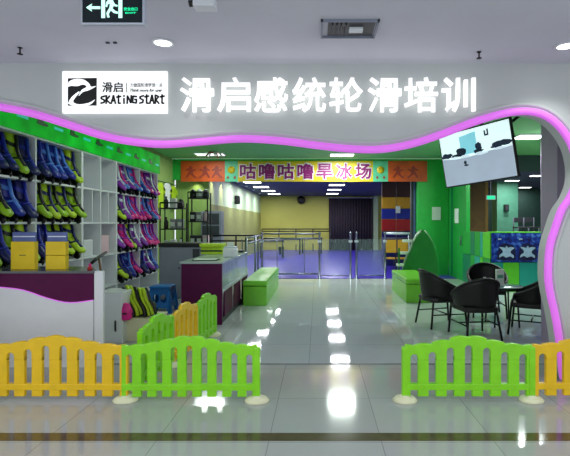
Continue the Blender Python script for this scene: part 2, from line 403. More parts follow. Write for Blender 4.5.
text('lettering', 'EXIT', .02, .003, 'exit_g', ex, bold=.0006, w=.07, h=.010, loc=(ep(394, 98)[0], -.006, ep(394, 98)[1]))
h_ = MB().lathe([(.001, -.003), (.009, -.003), (.009, .0), (.001, 0)], n=14); h_ = h_.build('figure_head', 'exit_w', ex); h_.rotation_euler = (PI/2, 0, 0); h_.location = (ep(262, -2)[0], -.006, ep(262, -2)[1])

def downlight(x, y, z, label, power=12, r=.075):
    t = thing('downlight', label, 'ceiling light', (x, y, z), 0, 'downlights')
    MB().lathe([(r, 0), (r+.02, -.002), (r+.022, -.010), (r, -.014), (r-.004, -.004)], n=24).build('ring', 'white', t)
    MB().lathe([(.001, -.004), (r-.004, -.004), (r-.004, -.009), (.03, -.012), (.001, -.012)], n=24).build('diffuser', 'lamp', t)
    s_ = spot('downlight_lamp', (x, y, z-.03), power, 120, size=.07); return t
downlight(X(163, 3.88), 3.88, MALL_Z, 'round glowing downlight in mall ceiling, beside the exit sign', 14)
downlight(X(566, 3.95), 3.95, MALL_Z, 'round glowing downlight at the right end of the mall ceiling', 40)
t = thing('air_vent', 'open rectangular ceiling vent with dark slots', 'vent', (X(349, 3.6), 3.6, MALL_Z))
m = MB()
for a in ((-.225, .225, -.16, -.145), (-.225, .225, .145, .16), (-.225, -.21, -.16, .16), (.21, .225, -.16, .16)): m.box(*a, -.02, .002)
m.build('frame', 'grey', t)
box('recess_shade', 'black', -.17, .2, -.13, .13, -.006, .0, t)  # flat black plate stands for the shade inside the open vent
for i in range(4): box('slat', 'dgrey', -.14+i*.035, -.128+i*.035, -.10, .10, -.02, -.006, t)
box('motor', 'white', .0, .11, -.04, .03, -.03, -.006, t, .004)
def sprinkler(x, y, label):
    t = thing('sprinkler_head', label, 'sprinkler', (x, y, MALL_Z), 0, 'sprinkler heads')
    MB().lathe([(.02, 0), (.02, -.006), (.007, -.008), (.007, -.05), (.004, -.055)], n=12).build('stem', 'blackm', t)
    MB().lathe([(.004, -.055), (.024, -.057), (.024, -.062), (.004, -.063)], n=12).build('deflector', 'blackm', t)
sprinkler(X(20, 4.0), 4.0, 'small dark sprinkler head in mall ceiling at far left')
sprinkler(X(479, 4.1), 4.1, 'small dark sprinkler head in mall ceiling above the last glowing characters')
t = thing('ceiling_sensor', 'thin dark twin sensor bar under the mall ceiling, left of the round downlight', 'sensor', (X(111, 3.88), 3.88, MALL_Z))
box('bar', 'dgrey', -.045, -.012, -.01, .01, -.014, 0, t, .003); box('bar', 'dgrey', .02, .05, -.01, .01, -.014, 0, t, .003)
t = thing('ceiling_camera', 'white box camera with a dark lens at the top edge of the photo', 'camera', (X(203, 3.1), 3.1, MALL_Z))
box('body', 'white', -.06, .09, -.05, .05, -.085, -.02, t, .008); box('mount', 'white', -.02, .02, -.02, .02, -.02, 0, t)
MB().tube([(-.06, 0, -.045), (-.095, -.01, -.055)], .022, 12).build('lens', 'black', t)

# shop and rink ceiling panels
lab = ['white ceiling panel light just in front of the centre of the banner', 'white ceiling panel light above the left of the banner', 'bright ceiling panel light seen right of the television',
       'added unseen ceiling panel light above the middle of the shop, nearer the entrance', 'added unseen ceiling panel light above the left shelves, nearer the entrance']
for (x, y, a, b), L in zip(SHOP_PANELS, lab):
    t = thing('panel_light', L, 'ceiling light', (x, y, SHOP_Z), 0, 'shop ceiling lights')
    box('frame', 'white', -a/2-.02, a/2+.02, -b/2-.02, b/2+.02, -.03, 0, t); box('diffuser', 'lamp' if x > -2.5 else 'lamp_dim', -a/2, a/2, -b/2, b/2, -.04, -.03, t)
for i, (x, y) in enumerate(RINK_PANELS):
    L = '%s white ceiling light over the %s of the purple rink' % (('nearest', 'second', 'third', 'farthest')[i % 4], ('left side', 'middle')[i//4])
    t = thing('panel_light', L, 'ceiling light', (x, y, RINK_Z), 0, 'rink ceiling lights')
    box('frame', 'white', -.32, .32, -.27, .27, -.03, 0, t); box('diffuser', 'lamp', -.3, .3, -.25, .25, -.04, -.03, t)
HALL = [(475, 190, 'lower left'), (512, 180, 'upper middle'), (538, 175, 'upper right'), (525, 195, 'lower right')]
for a, b, L in HALL:
    y = F*(RINK_Z-EYE)/(VY-b); y = min(y, 19.3)
    t = thing('panel_light', 'small white ceiling light in the dark hall above the ocean mural, %s one' % L, 'ceiling light', (X(a, y), y, RINK_Z), 0, 'hall ceiling lights')
    box('frame', 'white', -.24, .24, -.12, .12, -.03, 0, t); box('diffuser', 'lamp', -.22, .22, -.1, .1, -.04, -.03, t)
    area('hall_lamp', (X(a, y), y, RINK_Z-.06), .4, .2, 25)

# ------------------------------------------------------------ skate shelves on the left wall
SX = -3.8; SB = -4.27
ZR = [.04, .40, .98, 1.55, 2.12, 2.71]
def shelf_unit(y0, y1, divs, label, rows=ZR):
    t = thing('shelf_unit', label, 'shelf', (SX, y0, 0), 0, 'wall shelves')
    box('back_panel', 'white', SB-SX, SB-SX+.015, 0, y1-y0, 0, 2.74, t)
    for d in [0]+[v-y0 for v in divs]+[y1-y0-.03]: box('upright', 'white', SB-SX+.015, 0, d, d+.03, 0, 2.74, t)
    for z in rows: box('shelf', 'white', SB-SX+.015, -.004, .03, y1-y0-.03, z-.015, z+.015, t)
    return t
shelf_unit(5.0, 7.26, [6.05], 'white wall shelf unit nearest the entrance, full of blue and lime skates')
t = shelf_unit(7.26, 8.49, [7.86], 'narrow white cubby shelf unit, mostly empty, in middle of left wall')
box('divider', 'white', SB-SX+.015, 0, .31, .33, 1.565, 2.105, t)
box('divider', 'white', SB-SX+.015, 0, .90, .92, 1.565, 2.105, t)
shelf_unit(8.49, 10.68, [9.58], 'white wall shelf unit farthest in, full of pink and purple skates')
fs = thing('fascia_sign', 'long glowing green fascia board running above the white skate shelves', 'sign', (SX, 4.98, 2.72))
box('panel', 'fascia', -.46, .03, 0, 5.75, 0, .42, fs)
ROTS = Matrix(((0, 0, 1, 0), (1, 0, 0, 0), (0, 1, 0, 0), (0, 0, 0, 1)))   # drawing -> facing +X
for i in range(7):
    y = .25+i*.8
    flat('printed_emblem', [smooth_path([(y, .17), (y+.04, .27), (y+.08, .22), (y+.1, .28), (y+.15, .21), (y+.24, .20), (y+.24, .17), (y+.12, .16), (y, .17)], 3)[:-1]], .006, 'fasciadark', fs, loc=(.033, 0, 0), xf=ROTS)
    flat('printed_mark', [[(y+.4, .17), (y+.62, .17), (y+.62, .21), (y+.4, .21)]], .006, 'fasciacyan', fs, loc=(.033, 0, 0), xf=ROTS)

# inline skate prototypes
def ell(cx, cy, cz, ra, rb, plane, n=12):
    out = []
    for k_ in range(n):
        a = 2*PI*k_/n; u, v = ra*math.cos(a), rb*math.sin(a)
        out.append((cx+u, cy+v, cz) if plane == 'xy' else (cx, cy+u, cz+v))
    return out
def make_skate(shell, accent, label):
    t = thing('inline_skate', label, 'skate')
    m = MB(); m.rings([ell(x, 0, z, a, b, 'yz') for x, z, a, b in ((-.11, .15, .02, .03), (-.10, .15, .04, .05), (-.04, .15, .045, .055), (.04, .145, .048, .05), (.11, .13, .05, .035), (.155, .12, .042, .026), (.175, .115, .02, .014))])
    m.build('boot', shell, t)
    m = MB(); m.rings([ell(x, 0, z, a, b, 'xy') for x, z, a, b in ((-.035, .14, .062, .042), (-.065, .21, .058, .045), (-.11, .28, .056, .046), (-.15, .335, .056, .048), (-.155, .338, .04, .034))])
    m.build('cuff', shell, t)
    m = MB()
    m.rings([ell(x, 0, z, a, b, 'xy') for x, z, a, b in ((-.088, .25, .063, .051), (-.11, .28, .062, .051))], cap=False)
    m.tube([(-.09, -.05, .17), (-.03, -.055, .175), (.03, -.045, .16)], .012, 6); m.tube([(.03, -.05, .16), (.06, 0, .20), (.03, .05, .16)], .012, 6)
    m.tube([(-.2, 0, .32), (-.15, 0, .24), (-.115, 0, .15)], .018, 6); m.tube([(-.09, 0, .345), (-.0, 0, .23), (.06, 0, .185), (.13, 0, .155)], .014, 6)
    m.build('strap', accent, t)
    m = MB()
    for s_ in (-.018, .018): m.rings([[(-.12, s_-.004, .05), (.13, s_-.004, .05), (.12, s_-.004, .10), (-.10, s_-.004, .11)], [(-.12, s_+.004, .05), (.13, s_+.004, .05), (.12, s_+.004, .10), (-.10, s_+.004, .11)]], smooth=False)
    m.box(-.1, .12, -.02, .02, .092, .105)
    fr = m.build('frame', 'blackm', t)
    for i in range(4):
        x = -.115+i*.078
        MB().rings([[(x+r*math.cos(2*PI*k_/12), y, .038+r*math.sin(2*PI*k_/12)) for k_ in range(12)] for r, y in ((.030, -.012), (.038, -.006), (.038, .006), (.030, .012))]).build('wheel', 'black', fr)
    return t
KIND = {'blue': ('blue', 'ltblue'), 'navy': ('navy', 'blue'), 'lime': ('lime2', 'black'), 'pale': ('lime', 'navy'), 'pink': ('pink', 'violet'), 'violet': ('violet', 'silver'), 'sky': ('ltblue', 'pink'), 'magenta': ('pink', 'ltblue')}
WORD = {'blue': 'bright blue', 'navy': 'dark navy', 'lime': 'lime green', 'pale': 'yellow-green', 'pink': 'hot pink', 'violet': 'violet', 'sky': 'light blue and pink', 'magenta': 'pink and blue'}
proto = {}
def skate(kind, x, y, z, tilt, yaw, label, group, sc=1.28):
    if kind not in proto:
        o = proto[kind] = make_skate(*KIND[kind], label)
    else: o = copy_tree(proto[kind])
    o.location = (x, y, z); o.rotation_euler = (0, tilt, yaw); o.scale = (sc*1.08, 1.8, sc)
    o['label'] = label; o['group'] = group
    return o
rowname = {4: 'top', 3: 'second', 2: 'third', 1: 'fourth', 0: 'bottom'}
BAYS = [(5.1, 6.03, 'nearest', {4: ['navy', 'navy', 'navy', 'lime', 'navy'], 3: ['lime', 'lime', 'blue', 'navy'], 2: ['lime', 'navy', 'lime', 'pale']}),
        (6.1, 7.22, 'second', {4: ['navy', 'blue', 'blue', 'blue', 'pale'], 3: ['lime', 'pale', 'lime', 'pale', 'lime'], 2: ['navy', 'navy', 'lime', 'pale', 'pale']}),
        (8.54, 9.55, 'third', {4: ['violet', 'sky', 'violet', 'blue', 'sky'], 3: ['pale', 'violet', 'pink', 'magenta', 'pink'], 2: ['violet', 'pink', 'pale', 'violet'], 1: ['pale', 'navy', 'blue', 'pink']}),
        (9.63, 10.64, 'farthest', {4: ['blue', 'sky', 'pink', 'violet', 'pink'], 3: ['pink', 'magenta', 'navy', 'sky', 'pink'], 2: ['violet', 'pink', 'magenta', 'pink', 'pink'], 1: ['navy', 'violet', 'blue']})]
for y0, y1, bn, rows in BAYS:
    for r, ks in rows.items():
        n = len(ks); cnt = {}
        for kd in ks: cnt[kd] = cnt.get(kd, 0)+1
        seen = {}
        for i, kd in enumerate(ks):
            y = y0+(i+.55)*(y1-y0)/n
            seen[kd] = seen.get(kd, 0)+1
            pos = '' if cnt[kd] == 1 else (', %s of its %s ones' % (('first', 'second', 'third', 'fourth', 'fifth', 'sixth')[seen[kd]-1], WORD[kd].split()[-1]))
            skate(kd, SX-.19+random.uniform(-.03, .02), y, ZR[r]+.075+random.uniform(0, .01), .50+random.uniform(-.09, .09), -.12+random.uniform(-.1, .1),
                  '%s skate, %s shelf of %s bay%s' % (WORD[kd], rowname[r], bn, pos), 'skates on the wall shelves', 1.4+random.uniform(-.06, .04))

# boxes and the scooter in the white cubbies
o = box('storage_box', 'white', SX-.3, SX-.03, 7.36, 7.66, .996, 1.27, bevel=.01); tag(o, 'plain white box in lower cubby of the narrow shelf', 'box')
o = box('storage_box', 'pinkbox', SX-.3, SX-.03, 7.96, 8.25, .996, 1.33, bevel=.01); tag(o, 'pale pink box in cubby beside the white box', 'box')
t = thing('kick_scooter', 'folded scooter with black handlebar leaning on the white cubbies', 'scooter', (-3.17, 6.72, 0))
MB().tube([(.0, .05, .12), (-.06, -.08, 1.02)], .017, 10).build('pole', 'wood', t)
MB().tube([(-.05, -.32, .98), (-.06, -.08, 1.05), (-.08, .18, 1.1)], .022, 10).build('handlebar', 'black', t)
m = MB(); m.box(-.045, .045, .03, .12, .03, .5); m.build('deck', 'black', t, .01)
MB().rings([[(x_, .06+.06*math.cos(2*PI*k_/16), .06+.06*math.sin(2*PI*k_/16)) for k_ in range(16)] for x_ in (-.015, .015)]).build('wheel', 'dgrey', t)

# ------------------------------------------------------------ reception counter at left
CY = 4.85
rc = thing('reception_counter', 'plum and white reception counter with a wavy front behind yellow fence', 'counter', (0, CY, 0))
wx0 = -3.76; wx1 = X(93.5, CY)
wave = smooth_path([(X(a, CY), Z(b, CY)) for a, b in ((-22, 285), (0, 287), (24, 290), (48, 298), (70, 302.5), (93.5, 300))], 4)
CB = CY+.48; xr = X(92, CB)
MB().rings([[(wx0+.01, .03, z), (wx1-.01, .03, z), (xr, .48, z), (wx0+.01, .48, z)] for z in (0, 1.0)], smooth=False).build('carcass', 'white', rc)
flat('upper_panel', [[(wx0, 1.008)]+[(wx0, wave[0][1])]+wave+[(wx1, 1.008)]], .03, 'purple', rc, loc=(0, .015, 0))
flat('lower_panel', [[(wx0, 0)]+[(wx0, wave[0][1])]+wave+[(wx1, 0)]], .04, 'white', rc, loc=(0, .008, 0))
MB().tube([(p[0], -.012, p[1]) for p in wave], .006, 6).build('light_line', 'led', rc)
MB().rings([[(wx0, -.02, z), (wx1+.01, -.02, z), (wx1+.01, .04, z), (xr, .5, z), (wx0, .5, z)] for z in (1.008, 1.033)], smooth=False).build('worktop', 'top', rc)
box('end_panel', 'white', wx1+.005, wx1+.105, .0, .04, 0, 1.033, rc, .006)
t = thing('low_cabinet', 'low white cabinet with a dark pull at the end of the reception counter', 'cabinet', (X(112, 5.75), 5.75, 0))
hw = .13
box('body', 'white', -.2, hw, .02, .42, 0, .66, t, .005); dr = box('door', 'white', -.19, hw-.01, .0, .02, .03, .64, t, .004)
MB().tube([(.045, -.004, .30), (.055, -.03, .27), (.055, -.03, .2), (.045, -.004, .17)], .011, 8).build('door_handle', 'black', dr)
def ybox(px0, px1, label, stack):
    y = 5.0; t = thing('leaflet_box', label, 'box', (X((px0+px1)/2, y), y, 1.033)); h = (px1-px0)/2*y/F*.95
    if stack:
        box('box_body', 'yellowbox', -h, h, 0, .07, 0, .155, t, .004); box('box_body', 'yellowbox', -h, h, 0, .07, .16, .31, t, .004)
    else:
        box('box_body', 'yellowbox', -h, h, 0, .07, 0, .31, t, .004)
        box('slot', 'black', -.035, .035, -.002, .01, .155, .163, t)
    box('header_card', 'bluelabel', -h, h, .03, .045, .31, .415, t); box('card_stripe', 'silver', -h+.01, h-.01, .026, .03, .36, .372, t)
ybox(10, 35, 'yellow box with a blue-grey header card, left one on reception counter', False)
ybox(45, 66, 'double stacked yellow box with blue-grey header, right one on reception counter', True)
t = thing('desk_ornament', 'small reddish figure at the right end of reception counter', 'ornament', (X(90, 4.98), 4.98, 1.033))
MB().lathe([(.025, 0), (.03, .01), (.02, .03), (.012, .04)]).build('base', 'red', t); MB().lathe([(.004, .035), (.016, .045), (.014, .062), (.003, .07)]).build('head', 'pink', t)

# ------------------------------------------------------------ play fences
def fence_panel(width, n, col, label, loc, rz, feet=(True, True), h=.492, arch=.078):
    t = thing('fence_panel', label, 'fence', loc, rz, 'plastic play fence panels')
    pitch = width/n; hw_ = width/2
    def top(x):
        u = x/hw_; return h+arch*(math.exp(-(u/.5)**2)*1.05)
    gap = pitch*.40
    # top rail with scalloped crest and rounded slot tops
    ol = []
    for i in range(n+1):
        xc = -hw_+i*pitch
        for j in range(-4, 5):
            x = xc+j*pitch*.5/4
            if abs(x) <= hw_+1e-6: ol.append((x, top(xc if abs(xc) < hw_ else xc*.98)+.012*math.cos(j/4*PI/2)-.012+(top(x)-top(xc))*.5))
    und = []
    for i in range(n):
        xm = -hw_+(i+.5)*pitch; zt = top(xm)-.085
        for j in range(0, 9):
            a = PI*j/8; und.append((xm-gap/2*math.cos(a), zt-gap/2+gap/2*math.sin(a)))
    zb = min(p[1] for p in und)-.02
    low = [(-hw_, zb)]
    for i in range(n):
        seg = und[i*9:(i+1)*9]; low += [(seg[0][0], zb)]+seg+[(seg[-1][0], zb)]
    low += [(hw_, zb)]
    flat('top_rail', [ol+low[::-1]], .045, col, t, bevel=.006)
    box('bottom_rail', col, -hw_, hw_, -.024, .024, .10, .155, t, .006)
    for i in range(n+1):
        xc = -hw_+i*pitch; pw = pitch-gap
        a, b = max(xc-pw/2, -hw_), min(xc+pw/2, hw_)
        box('picket', col, a, b, -.02, .02, .045, zb+.015, t, .006)
    for s_, f in ((-1, feet[0]), (1, feet[1])):
        if f:
            MB().lathe([(.001, 0), (.105, 0), (.11, .012), (.085, .035), (.04, .045), (.04, .055), (.001, .055)], (s_*hw_, 0), 20).build('foot', 'cream', t).scale = (1, .8, 1)
            box('post', col, s_*hw_-.028, s_*hw_+.028, -.028, .028, .05, top(hw_)-.02, t, .01)
    return t
YF = 3.92
wF = (123+12)*YF/F
fence_panel(1.22, 8, 'fence_y', 'yellow plastic play fence panel at left in front of the reception counter', (X(55.5, YF), YF, 0), 0)
fence_panel(1.17, 9, 'fence_g', 'lime green plastic fence panel beside the yellow one, left of the entrance', (X(190, YF), YF-.01, 0), 0, (False, True))
fence_panel(1.10, 7, 'fence_g', 'lime green plastic fence panel in front of the black chairs', (X(468, YF), YF, 0), 0)
fence_panel(1.10, 7, 'fence_y', 'yellow plastic fence panel at the right edge of the photo', (X(468, YF)+1.12, YF+.03, 0), .03, (False, True))
fence_panel(1.22, 8, 'fence_y', 'yellow plastic fence panel mostly outside the left edge', (X(55.5, YF)-1.24, YF+.02, 0), 0, (False, False))
ang = math.atan2(6.2-4.15, -1.42+1.64)
for i, (c, L) in enumerate((('fence_g', 'lime fence panel running inward from the front fence'), ('fence_y', 'yellow-orange fence panel in the inward row between two lime ones'), ('fence_g', 'lime fence panel at inner end of row beside plum display counter'))):
    f = (i+.5)/3
    fence_panel(.66, 5, c, L, (-1.66+.24*f, 4.2+2.0*f, 0), ang, (i == 0, True), h=.56)

# ------------------------------------------------------------ items behind the inner fence
t = thing('platform_box', 'low cream wooden box on the floor behind the inner fence', 'box', (X(137, 5.9), 5.9, 0))
box('body', 'cream', -.27, .24, 0, .45, 0, .28, t, .006); box('lid', 'cream', -.28, .25, -.01, .46, .28, .30, t, .005)
t = thing('gear_bag', 'dark green bag piled with yellow-green skate straps on the cream box', 'bag', (X(138, 6.1), 6.12, .30))
m = MB(); m.rings([[(x*sx_, y*sx_, z) for x, y in ((-.2, -.11), (0, -.14), (.2, -.11), (.22, 0), (.2, .11), (0, .14), (-.2, .11), (-.22, 0))] for z, sx_ in ((0, .93), (.04, 1.0), (.13, 1.02), (.17, .9))]); m.build('bag_body', 'darkgreen', t)
for a in range(7):
    x = -.16+a*.05; MB().tube(smooth_path([(x-.06, .02, .36+.03*math.sin(a)), (x, -.06, .35), (x+.06, -.12, .23), (x+.13, -.14, .12), (x+.16, -.15, .0+.02*(a % 3))], 4), .018+.006*(a % 2), 8).build('strap', 'lime' if a % 3 else 'black', t)
m = MB(); m.rings([ell(-.06+.02*i, 0, z, a, b, 'xy') for i, (z, a, b) in enumerate(((.15, .16, .1), (.24, .15, .1), (.33, .1, .07), (.37, .04, .03)))]); m.build('stuffed_gear', 'lime', t)
t = thing('knee_pad', 'small pink and dark pad hanging at the left of the green bag', 'pad', (X(126, 5.8), 5.8, .30))
m = MB(); m.rings([ell(0, 0, z, a, b, 'xy') for z, a, b in ((0, .05, .04), (.03, .08, .05), (.12, .085, .05), (.2, .05, .03), (.22, .02, .02))]); m.build('shell', 'pink', t)
MB().tube([(-.08, 0, .08), (0, -.055, .09), (.08, 0, .08)], .012).build('strap', 'black', t)
t = thing('step_stool', 'blue plastic stool with oval cutouts beside the grey machine', 'stool', (X(163, 7.9), 7.9, 0))
def slab(z, s_): return [(x*s_, y*s_, z) for x, y in ((-.17, -.17), (.17, -.17), (.17, .17), (-.17, .17))]
box('seat', 'bluest', -.18, .18, -.18, .18, .42, .46, t, .015)
for r_ in range(4):
    def trapezoid(): return [(-.22, 0), (-.17, .42), (.17, .42), (.22, 0), (.15, 0), (.12, .09), (-.12, .09), (-.15, 0)]
    hole = [(.055*math.cos(2*PI*k_/14), .25+.075*math.sin(2*PI*k_/14)) for k_ in range(14)]
    hs = [[(h[0]-.065, h[1]) for h in hole], [(h[0]+.065, h[1]) for h in hole]]
    p_ = flat('side', [trapezoid()]+hs, .02, 'bluest', t); R_ = Matrix.Rotation(r_*PI/2, 4, 'Z')
    p_.matrix_local = R_ @ Matrix.Translation((0, -.19, 0)) @ Matrix.Rotation(-.09, 4, 'X')
t = thing('grey_machine', 'grey cabinet machine with a black lid between pink skates and plum counter', 'machine', (X(180, 9.2), 9.2, 0))
box('body', 'grey', -.42, .42, 0, .5, 0, 1.06, t, .01); box('lid', 'black', -.44, .44, -.02, .52, 1.06, 1.14, t, .015)
box('panel', 'dgrey', .26, .40, -.01, .0, .8, 1.02, t); box('knob', 'black', -.03, 0, -.02, 0, .62, .65, t)

# plum display counter
pc = thing('display_counter', 'plum display counter with a glass side facing the aisle', 'counter', (-1.46, 6.84, 0))
box('end_panel', 'purple', -.62, 0, 0, .04, 0, .93, pc, .004)
box('plinth', 'dgrey', -.6, -.02, .04, 2.5, 0, .08, pc)
box('back_panel', 'purple', -.62, -.58, .04, 2.5, .08, .93, pc)
box('shelf', 'white', -.58, -.01, .04, 2.5, .50, .53, pc)
box('counter_top', 'paletop', -.64, .02, -.02, 2.52, .93, .96, pc, .004)
box('glass_side', 'caseglass', -.016, -.004, .04, 2.5, .53, .93, pc)
for i in range(3):
    y0 = .04+i*.82; box('side_panel', 'purple' if i != 1 else 'purple', -.02, 0, y0+.16, y0+.80, .09, .49, pc, .004)
    box('recess_panel', 'grey', -.05, -.03, y0, y0+.16, .09, .49, pc)
box('edge_rail', 'silver', -.01, .008, .04, 2.5, .49, .53, pc)
for i in range(6):
    t = thing('display_figure', 'small pale item inside the glass display counter, %s from the front' % ('first', 'second', 'third', 'fourth', 'fifth', 'sixth')[i], 'merchandise', (-1.62, 7.1+i*.36, .53), 0, 'items in the display counter')
    MB().lathe([(.05, 0), (.07, .03), (.06, .12), (.03, .18), (.035, .22), (.01, .26)], n=12).build('body', ('silver', 'ltblue', 'white')[i % 3], t); MB().lathe([(.03, .2), (.045, .24), (.03, .29), (.005, .3)], n=10).build('cap', 'grey', t)
# things on the counters
t = thing('green_crate', 'lime green plastic crate on the plum display counter', 'crate', (X(213, 8.6), 8.6, .96))
box('body', 'lime', -.2, .2, -.13, .13, 0, .14, t, .01); box('lid', 'lime', -.225, .225, -.15, .15, .14, .20, t, .012); box('band', 'darkgreen', -.205, .205, -.135, -.13, .05, .08, t)
t = thing('desktop_printer', 'white receipt printer on the counter right of the green crate', 'printer', (X(230, 7.9)+.0, 7.9, .96))
box('body', 'white', -.10, .12, -.12, .14, 0, .15, t, .02); box('lid', 'silver', -.09, .11, -.10, .10, .15, .18, t, .01); box('paper', 'paper', -.05, .06, .0, .01, .18, .25, t)
t = thing('clipboard', 'flat green folder lying on near end of the plum counter', 'folder', (X(205, 7.1), 7.15, .96))
box('cover', 'darkgreen', -.2, .2, -.1, .12, 0, .012, t, .003); box('sheet', 'paper', -.17, .17, -.08, .10, .012, .016, t)
t = thing('card_terminal', 'small dark card terminal on the counter edge facing the aisle', 'terminal', (-1.55, 9.1, .96))
box('body', 'black', -.05, .05, -.08, .08, 0, .04, t, .01); box('screen', 'silver', -.035, .035, -.01, .06, .04, .046, t)
MB().tube([(0, .1, 0), (0, .12, .2), (0, .05, .26)], .01).build('arm', 'steel', t)

# black goods racks near the back left
def rack(x, y, w_, d, h, label, seed):
    t = thing('goods_rack', label, 'rack', (x, y, 0), 0, 'black goods racks')
    for sx in (-w_/2, w_/2):
        for sy in (0, d): MB().tube([(sx, sy, 0), (sx, sy, h)], .018, 8).build('upright', 'blackm', t)
    for q in range(4):
        z = .35+q*(h-.4)/3.2; box('shelf', 'black', -w_/2, w_/2, 0, d, z, z+.03, t)
    MB().tube([(-w_/2, 0, h), (w_/2, 0, h)], .018, 8).build('top_bar', 'blackm', t)
    rng = random.Random(seed)
    pal = ['helmet', 'white', 'dgrey', 'lime', 'silver', 'black', 'pinkbox']
    for q in range(1, 4):
        z = .35+q*(h-.4)/3.2+.03
        for j in range(3):
            cx = x-w_/2+w_*(j+.5)/3; kind = rng.choice(['helmet', 'jar', 'carton']); c = rng.choice(pal)
            L = '%s %s on %s, %s shelf, %s' % ({'helmet': 'mottled grey', 'white': 'white', 'dgrey': 'dark grey', 'lime': 'yellow-green', 'silver': 'silver', 'black': 'black', 'pinkbox': 'pale pink'}[c], {'helmet': 'helmet', 'jar': 'bottle', 'carton': 'carton'}[kind], label.split(' rack')[0].replace('black ', '')+' rack', ('', 'lower', 'middle', 'upper')[q], ('left', 'centre', 'right')[j])
            if kind == 'helmet':
                g = thing('helmet', L, 'helmet', (cx, y+d/2, z)); MB().lathe([(.085, 0), (.09, .03), (.087, .12), (.06, .2), (.02, .23)], n=16).build('shell', c, g); MB().lathe([(.093, .02), (.093, .035), (.08, .036)], n=16).build('rim', 'black', g)
            elif kind == 'jar':
                g = thing('bottle', L, 'bottle', (cx, y+d/2, z)); MB().lathe([(.05, 0), (.055, .02), (.055, .18), (.02, .23), (.02, .26)], n=12).build('body', c, g); MB().lathe([(.025, .255), (.025, .29), (.002, .29)], n=10).build('cap', 'black', g)
            else:
                g = thing('carton', L, 'box', (cx, y+d/2, z)); box('carton_body', c, -.07, .07, -.07, .07, 0, .24, g, .006); box('carton_label', 'paper', -.05, .05, -.073, -.07, .06, .16, g)
rack(-3.62, 11.1, .55, .35, 2.05, 'black tiered rack just past the pink skates', 3)
rack(-3.1, 11.6, .5, .35, 2.35, 'taller black rack under the left end of banner', 5)
t = thing('shirt_display', 'yellow-green shirts hanging on the pale wall above the racks', 'clothing', (-4.28, 12.1, 1.95))
for i, c in enumerate(('lime', 'white', 'lime')):
    flat('shirt', [[(-.2+i*.55, 0), (-.2+i*.55, .45), (-.34+i*.55, .40), (-.38+i*.55, .52), (-.12+i*.55, .68), (.12+i*.55, .68), (.38+i*.55, .52), (.34+i*.55, .40), (.2+i*.55, .45), (.2+i*.55, 0)]], .04, c, t, bevel=.01, xf=ROTS, loc=(.04, 0, .05*(i % 2)))
MB().tube([(.05, -.5, .72), (.05, 1.5, .72)], .012).build('rail', 'black', t)
t = thing('locker', 'grey locker with four dark windows against the back left wall', 'cabinet', (-3.0, 13.15, 0))
t.location.x = X(211, 13.15)
box('body', 'grey', -.3, .3, 0, .35, 0, 1.9, t, .005)
for i in range(2):
    for j in range(2): box('door', 'dgrey', -.26+i*.27, -.03+i*.27, -.012, 0, 1.15+j*.36, 1.47+j*.36, t, .004)

# ------------------------------------------------------------ hanging banner
BY = 13.302
bn = thing('hanging_banner', 'yellow and orange banner with purple Chinese characters above rink mouth', 'banner', (0, BY, Z(171.3, BY)))
hh = 10.3*BY/F
def bx(p): return X(p, BY)
box('centre_sheet', 'ban_y', bx(238), bx(373), -.015, .015, -hh, hh, bn)
for a, b in ((181, 225), (388, 427)): box('orange_sheet', 'ban_o', bx(a), bx(b), -.015, .015, -hh, hh, bn)
for a, b in ((225, 238), (373, 388)):
    box('teal_sheet', 'ban_t', bx(a), bx(b), -.015, .015, -hh, hh, bn)
    xc = bx((a+b)/2); q = MB().lathe([(.001, -.004), (.11, -.004), (.11, .004), (.001, .004)], n=16).build('cartoon_face', 'ban_y', bn)
    q.rotation_euler = (PI/2, 0, 0); q.location = (xc, -.02, .04)
    for s_ in (-.1, .1): MB().box(xc+s_-.03, xc+s_+.03, -.022, -.016, -.22, -.15).build('printed_foot', 'ban_r', bn)
def figure(xc, s_, lean):
    pts = [(0, .18), (.07, .12), (.05, .05), (.16, .08), (.17, .03), (.06, -.02), (.10, -.12), (.2, -.2), (.15, -.24), (.03, -.14), (-.04, -.1), (-.12, -.22), (-.18, -.2), (-.08, -.04), (-.06, .04), (-.16, 0), (-.17, .05), (-.06, .11), (-.06, .17)]
    flat('printed_skater', [[(xc+p[0]*s_*lean, p[1]*s_) for p in pts]], .006, 'ban_r', bn, loc=(0, -.019, 0))
for p_, l_ in ((191, 1), (205, -1), (217, 1), (398, 1), (413, -1)): figure(bx(p_), .9, l_)
for ch, cx in zip('咕噜咕噜旱冰场', (248, 267, 286, 305.5, 324.5, 344, 363)):
    text('banner_character_outline', ch, .44, .006, 'ban_w', bn, bold=.03, w=.53, h=.52, loc=(bx(cx), -.019, .0))
    text('banner_character', ch, .44, .006, 'ban_p', bn, bold=.012, w=.48, h=.46, loc=(bx(cx), -.027, .0))
t = thing('paper_lantern', 'small red and white hanging decoration under ceiling above the banner', 'decoration', (X(214, 11.9), 11.9, SHOP_Z))
MB().tube([(0, 0, 0), (0, 0, -.06)], .006).build('cord', 'ban_r', t)
for i in range(5):
    a = i*1.26; MB().tube([(0, 0, -.05), (.12*math.cos(a), .1*math.sin(a), -.03), (.22*math.cos(a), .2*math.sin(a), -.14)], .022, 6).build('streamer', ('ban_w', 'ban_r')[i % 2], t)

